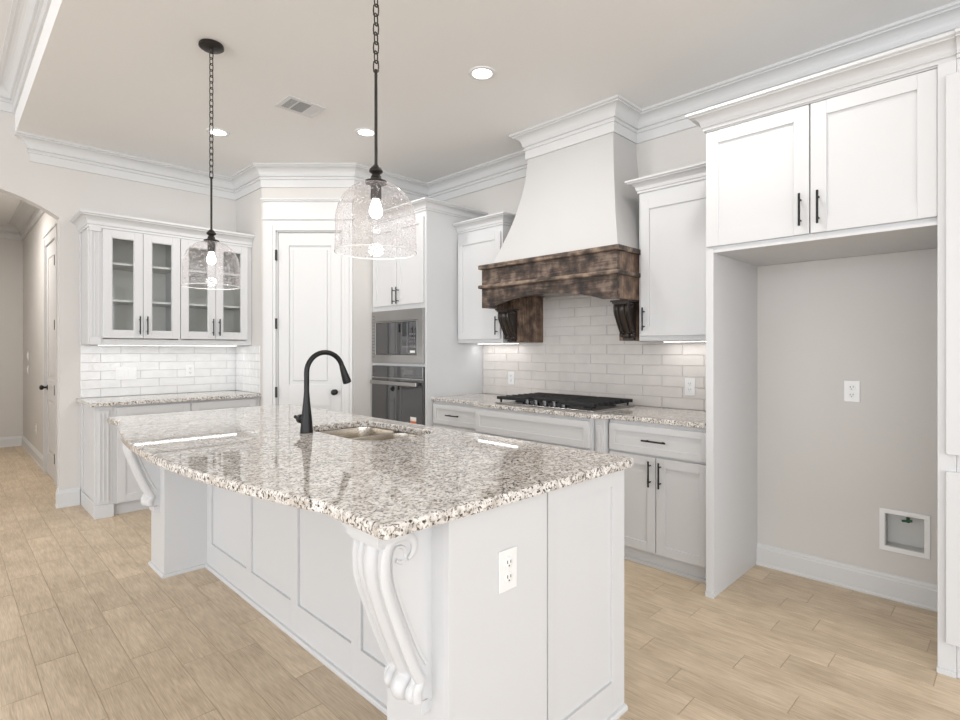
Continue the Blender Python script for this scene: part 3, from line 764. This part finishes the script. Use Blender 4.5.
# cooktop
ck = thing('gas_cooktop', 'five-knob stainless gas cooktop with black cast-iron grates under the hood', 'cooktop', (3.33, 2.48, .915))
MB().box(3.065, 3.60, 2.03, 2.93, .9155, .925, .004).build('tray', STEEL, ck)
for i in range(5):
    y = 2.30+i*.083
    k = MB().lathe([(.026, .925), (.026, .929), (.020, .931), (.019, .960), (.016, .963)], (3.105, y, 0), 18).build('knob', KNOB, ck)
for (bx, by, r) in ((3.22, 2.16, .036), (3.46, 2.16, .045), (3.38, 2.48, .06), (3.22, 2.80, .036), (3.46, 2.80, .045)):
    MB().lathe([(r*1.25, .925), (r*1.25, .93), (r, .932), (r, .942), (r*.9, .945)], (bx, by, 0), 20).build('burner', IRON, ck)
for (y0, y1, x0) in ((2.035, 2.325, 3.08), (2.335, 2.625, 3.15), (2.635, 2.925, 3.08)):
    m = MB(); x1 = 3.59; z0, z1 = .944, .972
    m.box(x0, x0+.010, y0, y1, z0+.004, z1, .003).box(x1-.010, x1, y0, y1, z0+.004, z1, .003)
    for yy in (y0+.03, y1-.03): m.box(x0+.010, x1-.010, yy-.005, yy+.005, z0, z0+.007, .001)
    nb = 7
    for i in range(nb):
        xx = x0+.01+(x1-x0-.02)*(i+.5)/nb
        m.box(xx-.005, xx+.005, y0, y1, z0+.007, z1, .002)
    for xx in (x0+.02, x1-.02):
        for yy in (y0+.03, y1-.03): m.box(xx-.006, xx+.006, yy-.005, yy+.005, .925, z0, 0)
    m.build('grate', IRON, ck)

# ================================================================ RANGE HOOD
hd = thing('range_hood', 'tall flared white range hood with dark distressed wood mantel and carved brackets', 'range hood', (3.4, 2.467, 1.395))
b = bmesh.new(); R = []
for i in range(25):
    z = 2.012+(ZC-.19-2.012)*i/24; t = min(1, (z-2.01)/.87); s_ = (1-t)**1.75
    xf = 3.38-.24*s_; hw = .397+.180*s_
    R.append([b.verts.new(p) for p in ((xf, 2.467-hw, z), (xf, 2.467+hw, z), (XR-.001, 2.467+hw, z), (XR-.001, 2.467-hw, z))])
for A, B in zip(R, R[1:]):
    for i in range(4): b.faces.new([A[i], A[(i+1) % 4], B[(i+1) % 4], B[i]])
b.faces.new(R[0]); b.faces.new(R[-1][::-1])
m = MB(); m.bm.free(); m.bm = b; m.build('shroud', SHROUD, hd, smooth=True)
MB().box(HX, XR-.001, HY0, HY1, ZC-.20, ZC-.001, 0).build('chimney', SHROUD, hd)
MB().sweep(cpath, CP, -1, (6, 9)).build('crown', TRIM, hd)
BY0, BY1, BXF, BZ, BT = 1.870, 3.108, 3.10, 1.668, 1.980
fb = FX(BXF)
# mantel: arched front board and two side boards, open below
yc = (BY0+BY1)/2
arcp = [(1.985+(1.005)*i/20, BZ+.072*(math.sin(PI*i/20)**.8)) for i in range(21)]
m = MB(fb); m.poly([(BY0, BZ)]+arcp+[(BY1, BZ), (BY1, BT), (BY0, BT)], -.03, 0)
m.build('front_board', WOOD, hd)
for y0 in (BY0, BY1-.03): MB().box(BXF+.03, XR-.01, y0, y0+.03, BZ, BT, .002).build('side_board', WOODV, hd)
MB().box(BXF+.031, XR-.01, BY0+.031, BY1-.031, 1.78, 1.80, 0).build('liner', STEEL, hd)
for z0, z1, nm in ((1.977, 2.012, 'cap_moulding'), (1.822, 1.850, 'band_moulding')):
    MB().sweep([(XR-.01, BY1), (BXF, BY1), (BXF, BY0), (XR-.01, BY0)], [(0 if nm[0] == 'b' else -.1, z0), (.018, z0), (.022, z0+.006), (.022, z1-.006), (.018, z1), (0 if nm[0] == 'b' else -.1, z1)], -1).build(nm, WOODE, hd)
for y0, y1 in ((BY0+.031, 2.026), (2.951, BY1-.031)):
    MB().box(3.386, XR-.0085, y0, y1, 1.395, 1.779, .002).build('leg', WOODV, hd)
ff = FX(3.386)
for uc in (1.941, 3.028): corbel(hd, ff, uc, .118, BZ, .78, CARVED, SZ=.51)

# ================================================================ UPPER CABINETS
def side_crown(name, path, prof, parent, side=1): return MB().sweep(path, prof, side).build(name, WHITE, parent)
t = thing('upper_cabinet', 'white single-door wall cabinet between the hood and the refrigerator cabinet', 'cabinet', (3.5, 1.55, 1.40))
MB().box(3.37, XR-.002, 1.226, 1.862, 1.392, 2.40, .001).build('carcass', WHITE, t)
shaker(FX(3.37), 1.255, 1.842, 1.425, 2.335, t, 'door', .062, pull=(1.842-.028, 1.537, 'v'))
side_crown('crown', [(3.37, 1.226), (3.37, 1.862), (XR, 1.862)], cab_crown_prof(2.478, .085, .07), t)
t = thing('upper_cabinet', 'white single-door wall cabinet between the tall oven cabinet and the hood', 'cabinet', (3.5, 3.4, 1.40))
MB().box(3.37, XR-.002, 3.128, 3.688, 1.392, 2.40, .001).build('carcass', WHITE, t)
shaker(FX(3.37), 3.145, 3.67, 1.425, 2.335, t, 'door', .062, pull=(3.145+.028, 1.537, 'v'))
side_crown('crown', [(XR, 3.128), (3.37, 3.128), (3.37, 3.688)], cab_crown_prof(2.478, .085, .07), t)
led(1.30, 1.80, FX(XR), .10, 1.3855, 'lit strip under the wall cabinet right of the hood')
led(3.16, 3.66, FX(XR), .10, 1.3855, 'lit strip under the wall cabinet left of the hood')

# oven tower
OX, OY0, OY1 = 3.0, 3.692, 4.518
t = thing('oven_cabinet', 'tall white cabinet housing the microwave and wall oven beside the pantry door', 'cabinet', (3.3, 4.1, 0))
m = MB(); m.box(OX, XR, OY0, OY0+.02, 0, 2.56).box(OX, XR, OY1-.02, OY1, 0, 2.56).box(OX+.5, XR, OY0+.02, OY1-.02, 0, 2.56, 0)
for z0, z1 in ((0, .40), (1.184, 1.205), (1.70, 2.56)): m.box(OX, XR, OY0+.02, OY1-.02, z0, z1, 0)
m.build('carcass', WHITE, t)
fo = FX(OX)
shaker(fo, 3.715, 4.098, 1.745, 2.50, t, 'door', .058, pull=(4.098-.027, 1.83, 'v'))
shaker(fo, 4.104, 4.490, 1.745, 2.50, t, 'door', .058, pull=(4.104+.027, 1.83, 'v'))
shaker(fo, 3.715, 4.490, .12, .38, t, 'drawer', .055, pull=(4.10, .25, 'h'))
side_crown('crown', [(XR, OY0), (OX, OY0), (OX, OY1)], cab_crown_prof(2.635, .085, .07), t)
# microwave
mw = thing('microwave', 'built-in microwave with a stainless trim frame above the wall oven', 'microwave', (OX+.2, 4.1, 1.207))
m = MB(fo); a0, a1, z0, z1 = 3.712, 4.498, 1.207, 1.698; i0, i1, y0, y1 = 3.80, 4.44, 1.285, 1.60
for q in ((a0, a1, z0, y0), (a0, a1, y1, z1), (a0, i0, y0, y1), (i1, a1, y0, y1)): m.box(q[0], q[1], -.02, .022, q[2], q[3], .001)
m.build('trim_frame', STEEL, mw)
MB(fo).box(i0+.002, i1-.002, -.45, .004, y0+.002, y1-.002, .001).build('oven_body', STEEL, mw)
d = MB(fo).box(i0+.14, i1-.004, .004, .020, y0+.004, y1-.014, .002).build('door', BGLASS, mw)
MB(fo).box(i0+.004, i1-.004, .004, .024, y1-.013, y1-.003, .002).build('top_strip', STEEL, mw)
cpn = MB(fo).box(i0+.006, i0+.135, .004, .019, y0+.004, y1-.014, .002).build('control_panel', BGLASS, mw)
m = MB(fo)
for r in range(4):
    for c in range(3): m.box(i0+.025+c*.032, i0+.045+c*.032, .019, .0202, 1.36+r*.035, 1.376+r*.035, 0)
m.build('buttons', GREY, cpn)
MB(fo).box(i0+.03, i0+.10, .019, .0202, 1.305, 1.325, 0).build('start_pad', PALE, cpn)
m = MB(fo).box(4.455, 4.458, .0215, .0228, 1.26, 1.656, 0)
for k in range(14): m.box(4.458, 4.49, .0215, .0235, 1.26+k*.03, 1.266+k*.03, 0)
m.build('vent_louvres', GREY, mw)
# wall oven
ov = thing('wall_oven', 'black glass wall oven with a steel bar handle below the microwave', 'oven', (OX+.2, 4.1, .405))
MB(fo).box(3.72, 4.49, -.48, .010, .405, 1.182, .001).build('body', STEEL, ov)
c = MB(fo).box(3.716, 4.494, .010, .022, 1.075, 1.18, .002).build('control_panel', BGLASS, ov)
MB(fo).box(3.85, 3.99, .022, .0225, 1.11, 1.15, 0).build('display', GREY, c)
d = MB(fo).box(3.716, 4.494, .010, .026, .42, 1.065, .002).build('door', BGLASS, ov)
m = MB(fo); m.box(3.76, 4.47, .05, .066, 1.008, 1.042, .006)
for u in (3.80, 4.43): m.box(u-.012, u+.012, .026, .052, 1.012, 1.038, .002)
m.build('handle', STEEL, d)
MB(fo).box(3.80, 3.885, .026, .0265, .70, .735, 0).build('flat_patch', PALE, d)  # flat pale rectangle on the door glass, an orange one below it
MB(fo).box(3.80, 3.885, .026, .0265, .66, .70, 0).build('flat_patch', ORANGE, d)

# ================================================================ REFRIGERATOR SURROUND
PX = 2.93
t = thing('refrigerator_cabinet', 'large white two-door cabinet and side panels framing the empty refrigerator niche', 'cabinet', (3.3, .72, 0))
m = MB(); m.box(PX, XR-.002, .2605, 1.1835, 1.85, 1.865, 0).box(PX+.02, PX+.04, .2605, 1.1835, 1.865, 2.53).box(PX+.04, XR-.002, .2605, 1.1835, 2.50, 2.53, 0).box(XR-.02, XR-.002, .2605, 1.1835, 1.91, 2.499, 0)
m.build('box', WHITE, t)
MB().box(PX, XR-.001, 1.184, 1.2245, .0, 1.870).box(PX+.02, XR-.001, 1.184, 1.2245, 1.870, 2.53, 0).box(PX, PX+.02, .2605, 1.2245, 2.503, 2.53, 0).box(PX-.008, PX+.03, 1.180, 1.2250, 0, .03, .001).build('side_panel', WHITE, t)
MB().box(PX-.01, XR-.001, .20, .26, 0, 2.53).build('side_panel', WHITE, t)
MB(FX(PX-.01)).box(.20, .262, 0, .012, 0, .022).build('shoe_moulding', WHITE, t)
fp = FX(PX)
shaker(fp, .7316, 1.2235, 1.885, 2.50, t, 'door', .066, n0=-.019, pull=(.7316+.035, 2.0, 'v'))
shaker(fp, .2615, .7256, 1.885, 2.50, t, 'door', .066, n0=-.019, pull=(.7256-.035, 2.0, 'v'))
side_crown('crown', [(PX, .20), (PX, 1.2245), (XR, 1.2245)], cab_crown_prof(2.60, .09, .078), t)
t = thing('tall_cabinet', 'tall white cabinet at the right edge beside the refrigerator niche', 'cabinet', (3.3, -.2, 0))
MB().box(PX-.01, XR-.001, -.75, .199, 0, 2.515, .001).build('carcass', WHITE, t)
ft = FX(PX-.01)
shaker(ft, -.26, .232, .905, 2.45, t, 'door', .06, pull=(-.23, 1.05, 'v')); shaker(ft, -.74, -.265, .905, 2.45, t, 'door', .06, pull=(-.29, 1.05, 'v'))
shaker(ft, -.26, .232, .135, .835, t, 'door', .06, pull=(-.23, .72, 'v')); shaker(ft, -.74, -.265, .135, .835, t, 'door', .06, pull=(-.29, .72, 'v'))
side_crown('crown', [(PX-.01, -.75), (PX-.01, .199)], cab_crown_prof(2.60, .09, .078), t)

# ================================================================ BUFFET ON THE LEFT WALL
BF = 5.17
t = thing('buffet_cabinet', 'white buffet base cabinet with corner pilaster under the glass-door cabinet', 'cabinet', (1.5, 5.5, 0))
MB().box(.874, 2.168, BF+.012, YL-.001, .09, .884, .001).box(.874, 2.168, BF+.035, YL-.001, 0, .09, 0).build('carcass', WHITE, t)
fl = FY(BF+.012)
shaker(fl, 1.012, 1.555, .10, .868, t, 'door', .06); shaker(fl, 1.562, 2.125, .10, .868, t, 'door', .06)
m = MB(fl); m.box(.862, .985, -.01, .006, 0, .884).box(.885, .962, .006, .016, .11, .85)
for u in (.897, .924, .951): m.box(u-.006, u+.006, .016, .022, .13, .83, .002)
m.box(.858, .99, .004, .026, 0, .10, .002)
m.build('pilaster', WHITE, t)
m = MB(Fr((.874, 0, 0), (0, 1, 0), (-1, 0, 0))); m.box(BF+.025, YL-.002, 0, .011, 0, .12).box(BF+.025, BF+.06, 0, .008, .12, .884).box(YL-.06, YL-.002, 0, .008, .12, .884)
m.build('side_trim', WHITE, t)
cq = rounded(.83, 2.168, 5.135, YL-.009, (.03, .003, .003, .003), 4)
if area2(cq) < 0: cq = cq[::-1]
slab('buffet_countertop', cq, None, .885, .915, 'narrow speckled granite countertop on the buffet by the archway', 'countertop', .005)
# glass-door upper
GF = 5.37
t = thing('glass_door_cabinet', 'white wall cabinet with four glass doors and shelves above the buffet', 'cabinet', (1.5, 5.55, 1.37))
m = MB(); x0, x1, z0, z1 = .862, 2.168, 1.375, 2.36
m.box(x0, x0+.02, GF+.02, YL-.001, z0, z1, 0).box(x1-.02, x1, GF+.02, YL-.001, z0, z1, 0).box(x0+.02, x1-.02, GF+.02, YL-.001, z0, z0+.045, 0).box(x0+.02, x1-.02, GF+.02, YL-.001, z1-.035, z1, 0).box(.955, 2.12, GF, GF+.02, z0, z0+.045, 0).box(.955, 2.12, GF, GF+.02, z1-.035, z1, 0)
m.box(x0, .955, GF, GF+.02, z0, z1).box(2.12, x1, GF, GF+.02, z0, z1).box(1.515, 1.54, GF, GF+.38, z0+.045, z1-.035, 0)
m.build('carcass', WHITE, t)
MB().box(x0+.02, x1-.02, YL-.012, YL-.002, z0+.045, z1-.035, 0).box(x0+.02, x0+.024, GF+.02, YL-.012, z0+.045, z1-.035, 0).box(x1-.024, x1-.02, GF+.02, YL-.012, z0+.045, z1-.035, 0).build('lining', INSIDE, t)
for z in (1.745, 2.055):
    MB().box(x0+.025, 1.514, GF+.03, YL-.013, z-.009, z+.009).box(1.541, x1-.025, GF+.03, YL-.013, z-.009, z+.009).build('shelf', WHITE, t)
fg = FY(GF)
for i, (a, b, pu) in enumerate(((.950, 1.236, 1), (1.240, 1.526, 0), (1.532, 1.826, 1), (1.830, 2.124, 0))):
    shaker(fg, a, b, 1.43, 2.325, t, 'glass_door', .062, pull=((b-.026) if pu else (a+.026), 1.54, 'v'), glass_mat=CLEAR)
m = MB(fg)
for u in (.875, .899, .923): m.box(u-.005, u+.005, 0, .006, 1.44, 2.30, .002)
m.box(.862, .94, 0, .012, 2.30, 2.36).box(.862, .94, 0, .010, 1.375, 1.43); m.build('pilaster', WHITE, t)
m = MB(Fr((.862, 0, 0), (0, 1, 0), (-1, 0, 0))); m.box(YL-.06, YL-.002, 0, .008, 1.375, 2.33).box(GF+.001, GF+.05, 0, .008, 1.375, 2.33); m.build('side_trim', WHITE, t)
side_crown('crown', [(.862, YL-.001), (.862, GF), (2.168, GF)], cab_crown_prof(2.446, .115, .075), t, -1)
led(.95, 2.10, FY(YL), .21, 1.3685, 'long lit strip under the glass-door cabinet')

# ================================================================ CEILING FIXTURES
def pendant(x, y, label, zb=2.33):
    zr = 1.692
    t = thing('pendant_light', label, 'pendant light', (x, y, ZC))
    MB().lathe([(.062, ZC-.001), (.066, ZC-.008), (.066, ZC-.018), (.055, ZC-.026), (.012, ZC-.030), (.008, ZC-.05)], (x, y, 0), 32).build('canopy', BRONZE, t)
    zt = ZC-.045
    n = int(round((zt-zb)/.0345)); pit = (zt-zb)/n; m = MB()
    for i in range(n):
        zc_ = zt-(i+.5)*pit; L2 = pit*.5+.005; w2 = .0095; pts = []
        a = Vector((1, -1, 0)).normalized() if i % 2 == 0 else Vector((1, 1, 0)).normalized()
        if i % 2: a = (a+Vector((.35, -.35, 0))).normalized()
        for k in range(12):
            an = 2*PI*k/12; cu = math.cos(an)*w2; cz = math.sin(an)*w2+(L2-w2)*(1 if math.sin(an) > .01 else -1 if math.sin(an) < -.01 else 0)
            pts.append(Vector((x, y, zc_))+a*cu+Vector((0, 0, cz)))
        m.tube(pts, .0027, 6, closed=True)
    m.build('chain', BRONZE, t)
    MB().tube([(x, y, zb+.006), (x, y, zr+.31)], .0058, 12).build('rod', BRONZE, t)
    MB().lathe([(.008, .325), (.018, .315), (.025, .305), (.025, .299), (.014, .29), (.019, .282), (.021, .272), (.040, .264), (.041, .257), (.020, .254), (.020, .20), (.017, .197)], (x, y, zr), 28).build('socket_cap', BRONZE, t)
    R_ = .148; pr = []
    for i in range(17):
        a = PI/2*i/16; pr.append((.030+(R_-.030)*math.sin(a), .255-.145*(1-math.cos(a))))
    pr += [(R_, .08), (R_+.001, .04), (R_+.001, .0)]
    gs = MB().lathe(pr, (x, y, zr), 64, cap=False).build('glass_shade', SEEDED, t)
    MB().tube([(x+(R_+.001)*math.cos(2*PI*k/64), y+(R_+.001)*math.sin(2*PI*k/64), zr) for k in range(64)], .0022, 8, closed=True, up=(0, 0, 1)).build('rim', RIM, gs)
    MB().lathe([(.012, .20), (.013, .19), (.019, .175), (.024, .158), (.023, .143), (.014, .130), (.003, .126)], (x, y, zr), 20).build('bulb', BULB, t)
    l = bpy.data.lights.new('bulb_light', 'POINT'); l.energy = 1; l.shadow_soft_size = .03; l.color = (1, .93, .86)
    o = bpy.data.objects.new('bulb_light', l); COL.objects.link(o); o.parent = t; o.location = (0, 0, zr+.06-ZC)
    return t
pendant(1.148, 1.708, 'seeded glass dome pendant on a chain over the near end of the island', 2.365)
pendant(1.100, 3.290, 'seeded glass dome pendant on a chain over the far end of the island', 2.312)
def can(x, y, label, pw=8):
    t = thing('recessed_light', label, 'ceiling light', (x, y, ZC))
    MB().lathe([(.062, ZC-.0005), (.062, ZC-.006), (.085, ZC-.006), (.088, ZC-.0005)], (x, y, 0), 32).build('trim_ring', PLASTIC, t)
    MB().lathe([(.061, ZC-.0005), (.061, ZC-.004)], (x, y, 0), 32).build('lens', LAMP, t)
    l = bpy.data.lights.new('can_light', 'AREA'); l.shape = 'DISK'; l.size = .12; l.energy = pw; l.color = (1, .98, .95)
    o = bpy.data.objects.new('can_light', l); COL.objects.link(o); o.parent = t; o.location = (0, 0, -.008)
can(2.418, 2.423, 'round recessed downlight nearest the range hood')
can(2.416, 3.735, 'round recessed downlight just left of the near pendant rod')
can(1.579, 4.572, 'round recessed downlight behind the far pendant chain')
can(2.418, 1.11, 'added unseen recessed downlight in front of the refrigerator niche', 10)  # extra lamp out of view, added as fill for floor and niche
# register
vt = thing('ceiling_vent', 'white rectangular ceiling air register between the two pendants', 'vent', (1.83, 3.67, ZC))
v0, v1, w0, w1 = 1.69, 1.975, 3.56, 3.785; zf = ZC-.008
m = MB()
for a, b, c, d in ((v0, v1, w0, w0+.03), (v0, v1, w1-.03, w1), (v0, v0+.03, w0+.03, w1-.03), (v1-.03, v1, w0+.03, w1-.03), (1.775, 1.785, w0+.03, w1-.03), (1.875, 1.885, w0+.03, w1-.03)): m.box(a, b, c, d, zf, ZC-.0005, .0005)
m.build('frame', TRIM, vt)
MB().box(v0+.02, 1.88, w0+.02, w1-.02, ZC-.006, ZC-.0008, 0).build('duct_opening', GREY, vt)
m = MB()
for i in range(10):
    y = w0+.036+i*.0165
    m.box(v0+.03, 1.775, y, y+.003, zf, ZC-.006, 0); m.box(1.885, v1-.03, y-.004, y+.010, zf, ZC-.002, 0)
for i in range(7):
    xx = 1.79+i*.0125; m.box(xx, xx+.002, w0+.03, w1-.03, zf, ZC-.006, 0)
m.build('louvres', TRIM, vt)
# unseen lamp added to brighten the hallway
hl = thing('hall_fill_light', 'added unseen round fill light in the hallway behind the arch', 'ceiling light', (.0, 7.6, 3.05))
MB().lathe([(.15, 3.049), (.15, 3.02), (.11, 2.99), (.02, 2.98)], (0, 7.6, 0), 32).build('shade', LAMP, hl)
l = area('hall_fill_lamp', (0, 0, -.09), (0, 0, 0), .3, .3, 32, (1, .95, .9)); l.parent = hl
